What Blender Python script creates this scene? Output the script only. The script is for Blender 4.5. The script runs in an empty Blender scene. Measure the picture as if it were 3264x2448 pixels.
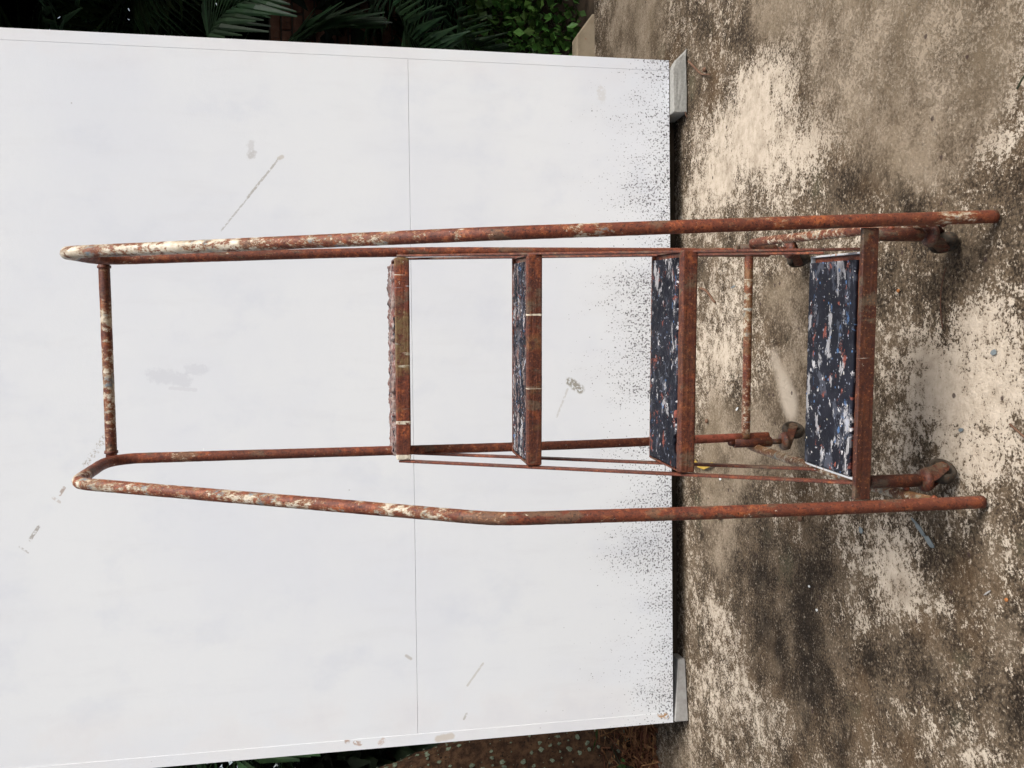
import bpy, bmesh, math, random
import numpy as np
from mathutils import Vector, Matrix
random.seed(7); rng = np.random.default_rng(7)
S = bpy.context.scene; COL = S.collection

# ------------------------------------------------------------------ camera, sky, sun, exposure
PITCH, ROLL, EYE = math.radians(10.55), math.radians(0.98), 1.25
fw = Vector((0, math.cos(PITCH), -math.sin(PITCH))); r0 = Vector((1, 0, 0)); u0 = r0.cross(fw)
rt = r0*math.cos(ROLL) - u0*math.sin(ROLL); up = u0*math.cos(ROLL) + r0*math.sin(ROLL)
cd = bpy.data.cameras.new('camera'); cam = bpy.data.objects.new('camera', cd); COL.objects.link(cam)
m = Matrix.Identity(4)      # the phone was held upright and the picture lies on its side: image right = world down
for i in range(3):
    m[i][0] = -up[i]; m[i][1] = rt[i]; m[i][2] = -fw[i]
m.translation = (0, 0, EYE); cam.matrix_world = m
cd.lens = 36*2960/3264; cd.sensor_width = 36; cd.clip_start = .05; cd.clip_end = 600
S.camera = cam

SUN_EL, SUN_AZ = math.radians(48), math.radians(124)   # azimuth from +Y (away from the camera) clockwise: behind the camera, right
W = bpy.data.worlds.new('World'); S.world = W; W.use_nodes = True
nt = W.node_tree; nt.nodes.clear()
sky = nt.nodes.new('ShaderNodeTexSky'); sky.sky_type = 'NISHITA'; sky.sun_disc = False
sky.sun_elevation = SUN_EL; sky.sun_rotation = SUN_AZ; sky.air_density = 1.0; sky.dust_density = 4.0; sky.ozone_density = 1.0
bg = nt.nodes.new('ShaderNodeBackground'); bg.inputs[1].default_value = 0.10
hs = nt.nodes.new('ShaderNodeHueSaturation'); hs.inputs['Saturation'].default_value = 0.55   # hazy, whitish overcast
wo = nt.nodes.new('ShaderNodeOutputWorld')
nt.links.new(sky.outputs[0], hs.inputs['Color']); nt.links.new(hs.outputs[0], bg.inputs[0]); nt.links.new(bg.outputs[0], wo.inputs[0])
sd = bpy.data.lights.new('sun', 'SUN'); sd.energy = 2.1; sd.angle = math.radians(32); sd.color = (1, .985, .96)
so = bpy.data.objects.new('sun', sd); COL.objects.link(so)
dvec = Vector((math.sin(SUN_AZ)*math.cos(SUN_EL), math.cos(SUN_AZ)*math.cos(SUN_EL), math.sin(SUN_EL)))
so.rotation_euler = dvec.to_track_quat('Z', 'Y').to_euler(); so.location = dvec*20
S.view_settings.view_transform = 'Standard'; S.view_settings.look = 'None'
S.view_settings.exposure = 0.76; S.view_settings.gamma = 1.0; S.view_settings.use_curve_mapping = False
S.cycles.use_adaptive_sampling = True; S.cycles.adaptive_threshold = .025; S.cycles.max_bounces = 4; S.cycles.diffuse_bounces = 3

# ------------------------------------------------------------------ node helpers
class NB:
    def __init__(s, name, rough=.8, spec=.3):
        s.m = bpy.data.materials.new(name); s.m.use_nodes = True; s.t = s.m.node_tree; s.t.nodes.clear()
        s.out = s.t.nodes.new('ShaderNodeOutputMaterial'); s.b = s.t.nodes.new('ShaderNodeBsdfPrincipled')
        s.t.links.new(s.b.outputs[0], s.out.inputs[0]); s.b.inputs['Roughness'].default_value = rough
        s.b.inputs['Specular IOR Level'].default_value = spec
        s._c = None
    def n(s, typ, **kw):
        x = s.t.nodes.new(typ)
        for k, v in kw.items(): setattr(x, k, v)
        return x
    def put(s, sock, v):
        if isinstance(v, bpy.types.NodeSocket): s.t.links.new(v, sock)
        elif v is not None:
            if isinstance(v, tuple) and len(v) == 3 and sock.type == 'RGBA': v = (*v, 1)
            sock.default_value = v
    def obj(s):
        if s._c is None: s._c = s.n('ShaderNodeTexCoord').outputs['Object']
        return s._c
    def vmap(s, scale, loc=(0, 0, 0), rot=(0, 0, 0), v=None):
        x = s.n('ShaderNodeMapping'); s.put(x.inputs[0], v or s.obj())
        x.inputs['Location'].default_value = loc; x.inputs['Scale'].default_value = scale; x.inputs['Rotation'].default_value = rot
        return x.outputs[0]
    def noise(s, scale, detail=4, rough=.55, v=None, dist=0, col=False):
        x = s.n('ShaderNodeTexNoise'); s.put(x.inputs['Vector'], v or s.obj())
        x.inputs['Scale'].default_value = scale; x.inputs['Detail'].default_value = detail
        x.inputs['Roughness'].default_value = rough; x.inputs['Distortion'].default_value = dist
        return x.outputs['Color' if col else 'Fac']
    def vor(s, scale, v=None, feat='F1', rand=1):
        x = s.n('ShaderNodeTexVoronoi', feature=feat); s.put(x.inputs['Vector'], v or s.obj())
        x.inputs['Scale'].default_value = scale; x.inputs['Randomness'].default_value = rand
        return x
    def ma(s, op, a, b=None, c=None, clamp=False):
        x = s.n('ShaderNodeMath', operation=op, use_clamp=clamp)
        for i, q in enumerate((a, b, c)):
            if q is not None: s.put(x.inputs[i], q)
        return x.outputs[0]
    def ss(s, v, lo, hi, a=0., b=1.):
        x = s.n('ShaderNodeMapRange', interpolation_type='SMOOTHSTEP'); s.put(x.inputs[0], v)
        s.put(x.inputs[1], lo); s.put(x.inputs[2], hi); x.inputs[3].default_value = a; x.inputs[4].default_value = b
        return x.outputs[0]
    def mix(s, f, a, b, mode='MIX'):
        x = s.n('ShaderNodeMix', data_type='RGBA', blend_type=mode); s.put(x.inputs[0], f); s.put(x.inputs[6], a); s.put(x.inputs[7], b)
        return x.outputs[2]
    def ramp(s, f, stops):
        x = s.n('ShaderNodeValToRGB'); s.put(x.inputs[0], f); e = x.color_ramp.elements
        while len(e) < len(stops): e.new(.5)
        for i, (p, c) in enumerate(stops): e[i].position = p; e[i].color = (*c, 1)
        return x.outputs[0]
    def sep(s, v=None):
        x = s.n('ShaderNodeSeparateXYZ'); s.put(x.inputs[0], v or s.obj()); return x.outputs
    def attr(s, name):
        x = s.n('ShaderNodeAttribute', attribute_name=name); return x.outputs['Fac']
    def color(s, c): s.put(s.b.inputs['Base Color'], c)
    def bump(s, h, strength=.4, dist=.004):
        x = s.n('ShaderNodeBump'); x.inputs['Strength'].default_value = strength; x.inputs['Distance'].default_value = dist
        s.put(x.inputs['Height'], h); s.put(s.b.inputs['Normal'], x.outputs[0])

# ------------------------------------------------------------------ materials
def rust(name, paint=.25, bands=0., dark=1.0, primer=.3, seed=0., grey=.3, olive=.3):
    """Rusty steel with remains of cream, grey-blue and red paint. 'paint' attribute raises the cover."""
    b = NB(name, .6, .45)
    v = b.vmap((1, 1, 1), (seed, seed*.7, seed*1.3)); vs = b.vmap((1, 1, .3), (seed*2, seed*.7, seed))
    n1 = b.noise(60, 8, .75, v); n2 = b.noise(210, 3, .7, v); n3 = b.noise(11, 4, .6, vs)
    base = b.ramp(n1, [(.28, (.028*dark, .010*dark, .008*dark)), (.42, (.085*dark, .022*dark, .012*dark)), (.52, (.175*dark, .042*dark, .018*dark)), (.60, (.34*dark, .092*dark, .030*dark)), (.69, (.55*dark, .20*dark, .06*dark))])
    base = b.mix(b.ss(n3, .40, .60, 0, .8), base, b.mix(n1, (.035*dark, .012*dark, .009*dark), (.14*dark, .042*dark, .020*dark)))
    no = b.noise(16, 5, .65, b.vmap((1, 1, .5), (seed+2, 5, seed)))
    base = b.mix(b.ss(no, .60-.16*olive, .66-.16*olive, 0, .7), base, b.mix(n1, (.06, .05, .028), (.15, .135, .09)))
    base = b.mix(.18, base, (.28*dark, .058*dark, .024*dark))
    base = b.mix(b.ss(n2, .60, .70, 0, .65), base, (.40, .16, .06))
    base = b.mix(b.ss(n2, .45, .35, 0, .85), base, (.02, .009, .008))
    np_ = b.noise(7, 6, .65, b.vmap((1, 1, .6), (seed+3, 1, 2)))
    base = b.mix(b.ma('MULTIPLY', b.ss(np_, .70-.22*primer, .73-.22*primer, 0, .8), b.ss(n1, .36, .52)), base, (.30, .072, .042))
    att = b.attr('paint')
    pn = b.noise(52, 10, .82, b.vmap((1.2, 1.2, .6), (seed+9, 4, 1)), dist=.1)
    big = b.noise(6, 3, .5, b.vmap((1, 1, 1), (seed+5, 2, 8)))
    lvl = b.ma('ADD', b.ma('MULTIPLY', att, .20), b.ma('ADD', b.ma('MULTIPLY', b.ma('SUBTRACT', big, .5), .30), pn))
    thr = .76-.24*paint
    halo = b.ss(lvl, thr-.06, thr, 0, .7); cov = b.ss(lvl, thr-.005, thr+.03)
    hc = b.noise(34, 5, .65, b.vmap((1, 1, .7), (seed+1, 9, 9)))
    if grey > .5: pc = b.ramp(hc, [(.34, (.10, .15, .20)), (.43, (.25, .27, .27)), (.52, (.48, .43, .36)), (.64, (.62, .57, .50))])
    else: pc = b.ramp(hc, [(.36, (.17, .20, .22)), (.42, (.33, .31, .26)), (.48, (.52, .42, .29)), (.58, (.66, .59, .48)), (.66, (.62, .52, .38)), (.72, (.32, .12, .075))])
    c = b.mix(halo, base, (.34, .14, .05)); c = b.mix(cov, c, pc)
    fk = b.noise(95, 5, .7, b.vmap((1, 1, .8), (seed+6, 1, 4))); fl = b.ss(b.ma('ADD', fk, b.ma('MULTIPLY', att, .05)), .70-.06*paint, .73-.06*paint)
    c = b.mix(fl, c, b.mix(b.ss(hc, .42, .5), (.30, .33, .34), (.62, .53, .40)))
    if bands > 0:   # drips of paint running across the bar
        vb = b.vmap((1, .02, .06), (seed*3+1.3, 0, 0)); w1 = b.noise(40, 3, .6, vb)
        bm_ = b.ss(w1, .70-.12*bands, .715-.12*bands)
        jag = b.noise(70, 3, .6, v); bm_ = b.ma('MULTIPLY', bm_, b.ss(jag, .36, .46))
        bc = b.ramp(b.noise(17, 1, .5, b.vmap((1, .02, .02), (seed+7, 0, 0))), [(.33, (.16, .28, .40)), (.42, (.38, .42, .41)), (.50, (.66, .58, .44)), (.62, (.70, .63, .5)), (.68, (.25, .075, .045))])
        c = b.mix(bm_, c, bc)
        w2 = b.noise(14, 2, .5, b.vmap((1, .02, .3), (seed*2+4, 0, 0)))
        ol = b.ma('MULTIPLY', b.ss(w2, .46, .54), b.ss(n1, .38, .55)); c = b.mix(b.ma('MULTIPLY', ol, .75*min(1, bands)), c, (.17, .125, .05))
    b.color(c)
    b.put(b.b.inputs['Roughness'], b.ma('MULTIPLY_ADD', cov, -.2, b.ss(n1, .35, .65, .62, .48)))
    h = b.ma('ADD', b.ma('ADD', b.ma('MULTIPLY', n2, .35), n1), b.ma('MULTIPLY', cov, .5)); b.bump(h, .7, .0025)
    return b.m

def mat_splatter(name, white=.5, red=.4, blue=.4, crust=0., seed=0.):
    """Ribbed dark rubber matting under years of dripped paint."""
    b = NB(name, .62, .22)
    x, y, z = b.sep()
    v = b.vmap((1, 1, 1), (seed, seed*1.7, 0))
    c = b.mix(b.ss(b.noise(12, 4, .6, v), .4, .65), (.007, .008, .014), (.014, .015, .024))
    ribs = b.ma('SINE', b.ma('MULTIPLY', y, 2*math.pi/.0042)); rib = b.ss(ribs, -.1, .5)
    wv = b.noise(40, 3, .6, v, col=True)
    def warp(sc, off, amt):
        q = b.n('ShaderNodeVectorMath', operation='MULTIPLY_ADD'); b.put(q.inputs[0], wv); q.inputs[1].default_value = (amt,)*3
        b.put(q.inputs[2], b.vmap(sc, (seed+off, seed*.6+off, 0))); return q.outputs[0]
    def layer(c, scale, off, dens, rmax, stretch, cols, ribmul=0., amt=.02):
        vo = b.vor(scale, warp((1/stretch, 1, .2), off, amt)); cs = b.n('ShaderNodeSeparateColor'); b.put(cs.inputs[0], vo.outputs['Color'])
        on = b.ma('LESS_THAN', cs.outputs[0], dens)
        r = b.ma('MULTIPLY', b.ma('POWER', cs.outputs[1], 2.2), rmax); r = b.ma('ADD', r, rmax*.12)
        mk = b.ma('MULTIPLY', on, b.ss(vo.outputs['Distance'], b.ma('ADD', r, .03), r))
        if ribmul: mk = b.ma('MULTIPLY', mk, b.ma('MULTIPLY_ADD', rib, ribmul, 1-ribmul))
        pc = b.ramp(cs.outputs[2], cols)
        pc.node.color_ramp.interpolation = 'CONSTANT'
        return b.mix(mk, c, pc)
    Wh, Gr, Rd, Bl, Cr = (.60, .58, .58), (.25, .27, .33), (.27, .080, .055), (.085, .17, .33), (.50, .46, .36)
    def patch(c, scale, off, th, col, ribmul, stretch, amt=.9, det=6):
        nn = b.noise(scale, det, .72, b.vmap((1/stretch, 1, .3), (seed+off, seed*.3+off, 0)), dist=.3)
        mk = b.ma('MULTIPLY', b.ss(nn, th, th+.03), amt)
        if ribmul: mk = b.ma('MULTIPLY', mk, b.ma('MULTIPLY_ADD', rib, ribmul, 1-ribmul))
        return b.mix(mk, c, col)
    c = patch(c, 22, 21, .60-.05*white, Gr, .5, 2.2, .3)
    c = patch(c, 30, 3, .625-.07*red, Rd, .2, 1.5, .95)
    c = patch(c, 22, 6, .66-.07*blue, Bl, .3, 1.9, .9)
    c = patch(c, 24, 9, .615-.07*white, Wh, .8, 2.2, 1.)
    c = patch(c, 60, 13, .69-.06*white, Wh, .0, 1.3, .9, 3)
    c = layer(c, 210, 1, .26, .42, 1.3, [(0, Gr), (.40, Rd), (.55, Cr), (.70, Gr), (.88, Bl)], 0, .006)
    c = layer(c, 80, 5, .10, .34, 1.8, [(0, Wh), (.35, Rd), (.6, Gr), (.75, Cr), (.85, Bl)], .25, .020)
    c = layer(c, 26, 8, .16, .30, 2.2, [(0, Wh), (.5, Rd), (.75, Bl), (.85, Gr)], .5, .050)
    if crust:
        sx = b.vmap((.12, 1.2, 1.2), (seed*2, 3, 1)); k1 = b.noise(70, 6, .7, sx, dist=.5); k2 = b.noise(26, 5, .65, b.vmap((.3, 1, 1), (seed, 8, 4)))
        kc = b.ramp(k2, [(.33, (.05, .09, .16)), (.42, (.15, .075, .055)), (.50, (.33, .26, .23)), (.56, (.16, .055, .045)), (.66, (.58, .54, .50))])
        c = b.mix(b.ma('MULTIPLY', b.ss(k1, .62-.2*crust, .67-.2*crust), min(1., .5+crust*.5)), c, kc)
    b.color(c)
    hn = b.noise(30, 5, .65, v); h = b.ma('ADD', b.ma('MULTIPLY', ribs, .25), b.ma('MULTIPLY', hn, 1.2)); b.bump(h, .6, .002)
    return b.m

def mat_panel(part):
    """white gloss on board; part picks which worn marks and whether mould belong on that piece"""
    b = NB('white_painted_'+part, .55, .3); x, y, z = b.sep()
    big = b.noise(1.3, 4, .55); mid = b.noise(4.5, 5, .6, b.vmap((1, 1, .8)))
    c = b.mix(b.ss(big, .38, .66), (.745, .762, .775), (.705, .725, .76))
    c = b.mix(b.ss(mid, .50, .72, 0, .55), c, (.64, .665, .715))
    st = b.noise(9, 6, .6, b.vmap((1.6, 1, .35))); c = b.mix(b.ss(st, .5, .75, 0, .35), c, (.67, .68, .70))
    # thin paint showing warm along the edges of the board
    c = b.mix(b.ma('MULTIPLY', b.ss(b.ma('ABSOLUTE', x), 1.02, 1.14), b.ss(mid, .4, .6, 0, .2)), c, (.76, .70, .66))
    # sketch marks: worn scratches, scuffs, smears
    NA, NBn = b.noise(52, 4, .65), b.noise(95, 3, .6)
    def seg(c, x1, z1, x2, z2, w, col, amt=.8, ns=60, th=.42, wz=.004):
        here = 'edge' if max(abs(x1), abs(x2)) > 1.2 else 'upper' if z1 > 1 else 'lower'
        if here != part: return c
        dx, dz = x2-x1, z2-z1; L2 = dx*dx+dz*dz+1e-9
        qx = b.ma('SUBTRACT', x, x1); qz = b.ma('SUBTRACT', z, z1)
        t = b.ma('DIVIDE', b.ma('ADD', b.ma('MULTIPLY', qx, dx), b.ma('MULTIPLY', qz, dz)), L2, clamp=True)
        ex = b.ma('SUBTRACT', qx, b.ma('MULTIPLY', t, dx)); ez = b.ma('SUBTRACT', qz, b.ma('MULTIPLY', t, dz))
        d = b.ma('SQRT', b.ma('ADD', b.ma('MULTIPLY', ex, ex), b.ma('MULTIPLY', ez, ez)))
        d = b.ma('ADD', d, b.ma('MULTIPLY', b.ma('SUBTRACT', NA, .5), wz*4))
        mk = b.ma('MULTIPLY', b.ss(d, w, w*.45), b.ss(NBn, th-.08, th+.05, 0, amt))
        return b.mix(mk, c, col)
    G = (.36, .34, .31)
    c = seg(c, .528, 1.627, .672, 1.512, .0036, G, .6, 50, .45, .0014)
    c = seg(c, .64, 1.54, .772, 1.435, .0048, (.42, .40, .37), .8, 50, .42, .0022)
    c = seg(c, .772, 1.435, .778, 1.425, .009, (.52, .48, .42), .7, 50, .40, .001)
    c = seg(c, .818, 1.524, .778, 1.527, .016, (.58, .58, .58), .7, 40, .38, .009)
    c = seg(c, .79, 1.515, .775, 1.53, .010, (.50, .49, .48), .6, 60, .4)
    c = seg(c, .050, 1.850, .030, 1.755, .030, (.62, .635, .67), .7, 18, .36, .014)
    c = seg(c, .068, 1.742, .066, 1.690, .020, (.62, .635, .67), .65, 18, .36, .012)
    c = seg(c, .006, 1.80, -.002, 1.72, .008, (.64, .65, .68), .7, 18, .35, .003)
    c = seg(c, .005, .437, -.024, .400, .020, (.27, .25, .20), .9, 60, .46, .006)
    c = seg(c, -.020, .445, -.12, .486, .005, (.5, .48, .44), .5, 40, .45, .001)
    c = seg(c, -.238, 2.067, -.150, 2.005, .014, (.36, .32, .27), .85, 70, .56, .003)
    c = seg(c, -.335, 2.150, -.314, 2.136, .007, (.36, .27, .22), .8, 60, .45, .001)
    c = seg(c, -.345, 2.170, -.36, 2.15, .006, (.5, .44, .40), .6, 60, .48, .001)
    c = seg(c, -.478, 2.243, -.438, 2.217, .007, (.35, .32, .29), .85, 60, .48, .001)
    c = seg(c, -.50, 2.275, -.52, 2.25, .004, (.42, .4, .38), .7, 60, .5, .001)
    c = seg(c, -1.19, 1.262, -1.226, 1.243, .013, (.36, .23, .16), .8, 60, .50, .003)
    c = seg(c, -1.235, 1.215, -1.24, 1.20, .010, (.40, .25, .17), .75, 60, .45, .002)
    c = seg(c, -1.243, 1.13, -1.235, 1.12, .012, (.5, .36, .28), .6, 60, .45, .002)
    c = seg(c, -1.247, .928, -1.241, .880, .016, (.56, .50, .43), .8, 30, .28, .003)
    c = seg(c, -1.066, .821, -.991, .764, .005, (.52, .50, .46), .7, 50, .40, .001)
    c = seg(c, -1.185, .835, -1.165, .825, .005, (.40, .38, .34), .7, 50, .40, .001)
    c = seg(c, 1.045, .313, 1.015, .309, .020, (.60, .59, .57), .6, 30, .42, .010)
    c = seg(c, -.944, 1.035, -.956, 1.019, .007, (.45, .42, .38), .7, 50, .40, .001)
    c = seg(c, -.198, 1.699, -.245, 1.698, .0022, (.86, .86, .86), .8, 50, .3, .0)
    c = seg(c, -1.232, .105, -1.236, .085, .016, (.42, .22, .07), .9, 60, .50, .004)
    # nail heads and pinholes along the edge strip
    vo = b.vor(9, b.vmap((1, .01, 1))); c = b.mix(b.ma('MULTIPLY', b.ss(vo.outputs['Distance'], .030, .016), b.ss(b.ma('ABSOLUTE', x), 1.05, 1.08, 0, .7)), c, (.40, .39, .38))
    vo = b.vor(5, b.vmap((1, .01, 1), (3, 0, 5))); c = b.mix(b.ss(vo.outputs['Distance'], .016, .008, 0, .6), c, (.35, .34, .33))
    # mould growing up from the wet lower edge
    if part == 'upper':
        b.color(c); b.bump(b.ma('ADD', b.noise(260, 2, .6), b.ma('MULTIPLY', NA, 2.)), .18, .0015)
        return b.m
    clus = b.noise(5.0, 3, .6, b.vmap((1.0, 1, .45), (2.3, 0, 0))); clu2 = b.noise(23, 3, .6, b.vmap((1, 1, .40)))
    side = b.ss(x, .86, 1.15, 0., .08)
    hgt = b.ma('ADD', z, b.ma('ADD', side, b.ma('ADD', b.ma('MULTIPLY', b.ma('SUBTRACT', clus, .5), -.62), b.ma('MULTIPLY', b.ma('SUBTRACT', clu2, .5), -.30))))
    dens = b.ss(hgt, .56, .03)
    dens = b.ma('POWER', dens, 1.5)
    s1 = b.noise(150, 1, .5, b.vmap((1.0, .05, .95))); s2 = b.noise(82, 3, .6, b.vmap((1.1, .05, .85), (5, 0, 2)))
    t1 = b.ma('MULTIPLY_ADD', dens, -.215, .765); m1 = b.ss(s1, b.ma('SUBTRACT', t1, .015), b.ma('ADD', t1, .055), 0, .85)
    t2 = b.ma('ADD', b.ma('MULTIPLY_ADD', dens, -.20, .765), b.ss(x, .1, -.5, 0, .03)); m2 = b.ss(s2, b.ma('SUBTRACT', t2, .02), b.ma('ADD', t2, .06))
    mk = b.ma('MULTIPLY', b.ma('MAXIMUM', m1, m2), b.ss(dens, .0, .05, 0, .93))
    c = b.mix(b.ma('MULTIPLY', b.ma('MULTIPLY', dens, b.ss(clus, .35, .65)), .22), c, (.50, .48, .49))
    c = b.mix(mk, c, (.055, .05, .056))
    b.color(c)
    b.bump(b.ma('ADD', b.noise(260, 2, .6), b.ma('MULTIPLY', NA, 2.)), .18, .0015)
    return b.m

def mat_ground():
    b = NB('weathered_concrete', .9, .15)
    pale = b.attr('pale'); tan = b.attr('tan')
    n0 = b.noise(2.2, 4, .6); n1 = b.noise(7, 6, .65); n2 = b.noise(34, 6, .68); n3 = b.noise(150, 5, .7); n4 = b.noise(330, 2, .6)
    lv = b.ma('MULTIPLY_ADD', pale, .25, .405)
    for nn, k in ((n0, .25), (n1, .80), (n2, 1.0), (n3, 1.35), (n4, .5)): lv = b.ma('ADD', lv, b.ma('MULTIPLY', b.ma('SUBTRACT', nn, .5), k))
    dark = b.mix(b.ss(b.ma('ADD', b.ma('ADD', n1, b.ma('MULTIPLY', b.ma('SUBTRACT', n3, .5), 1.3)), b.ma('MULTIPLY', pale, .13)), .24, .66), (.016, .0108, .0068), (.145, .104, .066))
    dark = b.mix(b.ss(b.noise(3.1, 3, .6, b.vmap((1, 1, 1), (4, 2, 0))), .52, .72, 0, .5), dark, (.12, .072, .036))
    dark = b.mix(b.ss(b.noise(5, 3, .6, b.vmap((1, 1, 1), (9, 7, 0))), .60, .75, 0, .4), dark, (.085, .085, .05))
    light = b.mix(b.ss(n2, .35, .65), (.44, .365, .28), (.56, .475, .375))
    crisp = b.ss(lv, .46, .58)
    c = b.mix(crisp, dark, light)
    c = b.mix(b.ss(b.noise(9, 5, .65, b.vmap((1, 1, 1), (7, 1, 0))), .48, .70, 0, .38), c, b.mix(n3, (.13, .092, .056), (.30, .235, .165)))
    soft = b.mix(b.ss(b.ma('ADD', n1, b.ma('MULTIPLY', b.ma('SUBTRACT', n3, .5), .9)), .30, .66), (.095, .068, .043), (.31, .245, .175))
    soft = b.mix(b.ss(n0, .45, .65, 0, .6), soft, (.20, .152, .098))
    sp = b.ss(b.ma('ADD', tan, b.ma('MULTIPLY', b.ma('SUBTRACT', n2, .5), .8)), .38, .72, 0, .85)
    c = b.mix(sp, c, soft)
    c = b.mix(b.ss(n4, .70, .78, 0, .6), c, (.46, .42, .36)); c = b.mix(b.ss(n4, .33, .26, 0, .7), c, (.03, .022, .016))
    # bare cement smear
    sm = b.attr('smear'); c = b.mix(b.ss(b.ma('ADD', sm, b.ma('MULTIPLY', b.ma('SUBTRACT', n2, .5), .5)), .22, 1.0, 0, .95), c, (.47, .395, .31))
    vo = b.vor(22); cs = b.n('ShaderNodeSeparateColor'); b.put(cs.inputs[0], vo.outputs['Color'])
    spot = b.ma('MULTIPLY', b.ma('LESS_THAN', cs.outputs[0], .2), b.ss(b.ma('ADD', vo.outputs['Distance'], b.ma('MULTIPLY', n3, .1)), .20, .14)); c = b.mix(b.ma('MULTIPLY', spot, .85), c, (.045, .027, .024))
    c = b.mix(b.ss(b.noise(95, 4, .7, b.vmap((1, 1, 1), (2, 8, 0))), .59, .66, 0, .6), c, (.40, .33, .25))
    b.color(c)
    h = b.ma('ADD', b.ma('MULTIPLY', n3, .8), b.ma('ADD', n2, b.ma('ADD', b.ma('MULTIPLY', crisp, .3), b.ma('MULTIPLY', n4, .4)))); b.bump(h, .75, .005)
    return b.m

def mat_simple(name, c1, c2, scale=20, rough=.85, bump=.4, bd=.004, spec=.2, island=0., c3=None):
    b = NB(name, rough, spec); n = b.noise(scale, 6, .65); c = b.mix(b.ss(n, .35, .65), c1, c2)
    if c3: c = b.mix(b.ss(b.noise(scale*3.3, 4, .6), .58, .68), c, c3)
    if island:
        g = b.n('ShaderNodeNewGeometry').outputs['Random Per Island']
        hs = b.n('ShaderNodeHueSaturation'); b.put(hs.inputs['Value'], b.ma('MULTIPLY_ADD', g, 1.6*island, 1-.8*island)); b.put(hs.inputs['Color'], c)
        b.put(hs.inputs['Hue'], b.ma('MULTIPLY_ADD', g, .06*island, .5-.04*island)); c = hs.outputs[0]
    b.color(c)
    if bump: b.bump(n, bump, bd)
    return b.m

M = {}
M['rail'] = rust('rust_rail', .28, 0, .98, .36, 0)
M['cross'] = rust('rust_crossbar', .68, 0, .75, .2, 3.1, .3)
M['base'] = rust('rust_base_bar', .60, .6, .8, .4, 5.7, .3)
M['strip'] = rust('rust_strip', .26, 0, .80, .1, 8.3)
M['bar'] = [rust('rust_bar_a', .04, .05, .46, 0, 1.1), rust('rust_bar_b', .10, .12, .70, 0, 2.2), rust('rust_bar_c', .10, .32, .68, 0, 13.3), rust('rust_bar_d', .20, 1.15, .9, .5, 4.4)]
M['sideplate'] = mat_simple('pale_grey_paint', (.42, .44, .46), (.5, .5, .5), 30, .6, .2, .002, .3, 0, (.25, .10, .05))
M['sleeve'] = rust('rust_caster', .16, 0, .45, .0, 6.5, .3, .6)
M['wheel'] = mat_simple('worn_caster_wheel', (.030, .024, .018), (.075, .060, .044), 60, .8, .5, .002, .2, 0, (.10, .045, .025))
M['mat'] = [mat_splatter('mat_a', .8, .35, .3, 0, .3), mat_splatter('mat_b', .55, .45, .6, 0, 2.9), mat_splatter('mat_c', .7, .35, .4, .45, 5.1), mat_splatter('mat_d', .7, .8, .3, 1.0, 7.7)]
M['panel_lower'] = mat_panel('lower'); M['panel_upper'] = mat_panel('upper'); M['panel_edge'] = mat_panel('edge'); M['ground'] = mat_ground()
M['block'] = mat_simple('cement_block', (.29, .285, .26), (.37, .36, .33), 90, .95, .6, .004, .1, 0, (.26, .25, .22))
M['tile'] = mat_simple('grey_board_offcut', (.27, .255, .24), (.34, .33, .31), 40, .8, .3, .002)
M['timber'] = mat_simple('old_timber', (.10, .07, .05), (.17, .13, .09), 12)
M['earth'] = mat_simple('dark_earth', (.025, .018, .012), (.06, .042, .027), 6, .95, .6, .02)
M['kerb'] = mat_simple('kerb_render', (.25, .20, .135), (.33, .27, .19), 9, .9, .4, .004, .1, 0, (.28, .17, .11))
M['brick'] = mat_simple('old_brick', (.13, .062, .042), (.20, .11, .075), 14, .9, .5, .005, .1, .25, (.09, .06, .05))
M['mortar'] = mat_simple('mortar', (.05, .04, .033), (.09, .075, .06), 18)
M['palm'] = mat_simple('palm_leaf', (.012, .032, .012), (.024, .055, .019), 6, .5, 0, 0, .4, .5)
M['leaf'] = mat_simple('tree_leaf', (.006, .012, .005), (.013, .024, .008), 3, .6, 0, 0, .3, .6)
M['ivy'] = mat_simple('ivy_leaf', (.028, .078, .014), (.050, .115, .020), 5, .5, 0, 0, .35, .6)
M['bark'] = mat_simple('bark', (.040, .022, .014), (.105, .058, .032), 26, .95, 1., .02, .1, 0, (.022, .017, .013))
M['stem'] = mat_simple('stem', (.03, .035, .018), (.06, .055, .03), 16)
M['lichen'] = mat_simple('lichen', (.10, .125, .085), (.21, .24, .17), 120, .95, .6, .004, .1, .3)
M['litter'] = mat_simple('dry_litter', (.13, .060, .028), (.24, .125, .06), 40, .9, 0, 0, .1, .6)
M['twig'] = mat_simple('twig', (.11, .055, .033), (.17, .10, .065), 60)
M['yellow'] = mat_simple('yellow_strip', (.32, .20, .025), (.38, .25, .05), 60, .5, .1, .001)
M['bluepaint'] = mat_simple('pale_blue_paint', (.13, .155, .165), (.20, .225, .225), 70, .6, .2, .001)
M['whitepaint'] = mat_simple('white_paint_fleck', (.6, .6, .58), (.7, .7, .68), 90, .6, .2, .001)
M['seed'] = mat_simple('orange_seed', (.30, .10, .03), (.36, .15, .05), 90, .6)
M['wire'] = mat_simple('rusty_wire', (.06, .028, .02), (.10, .05, .03), 90)

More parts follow.
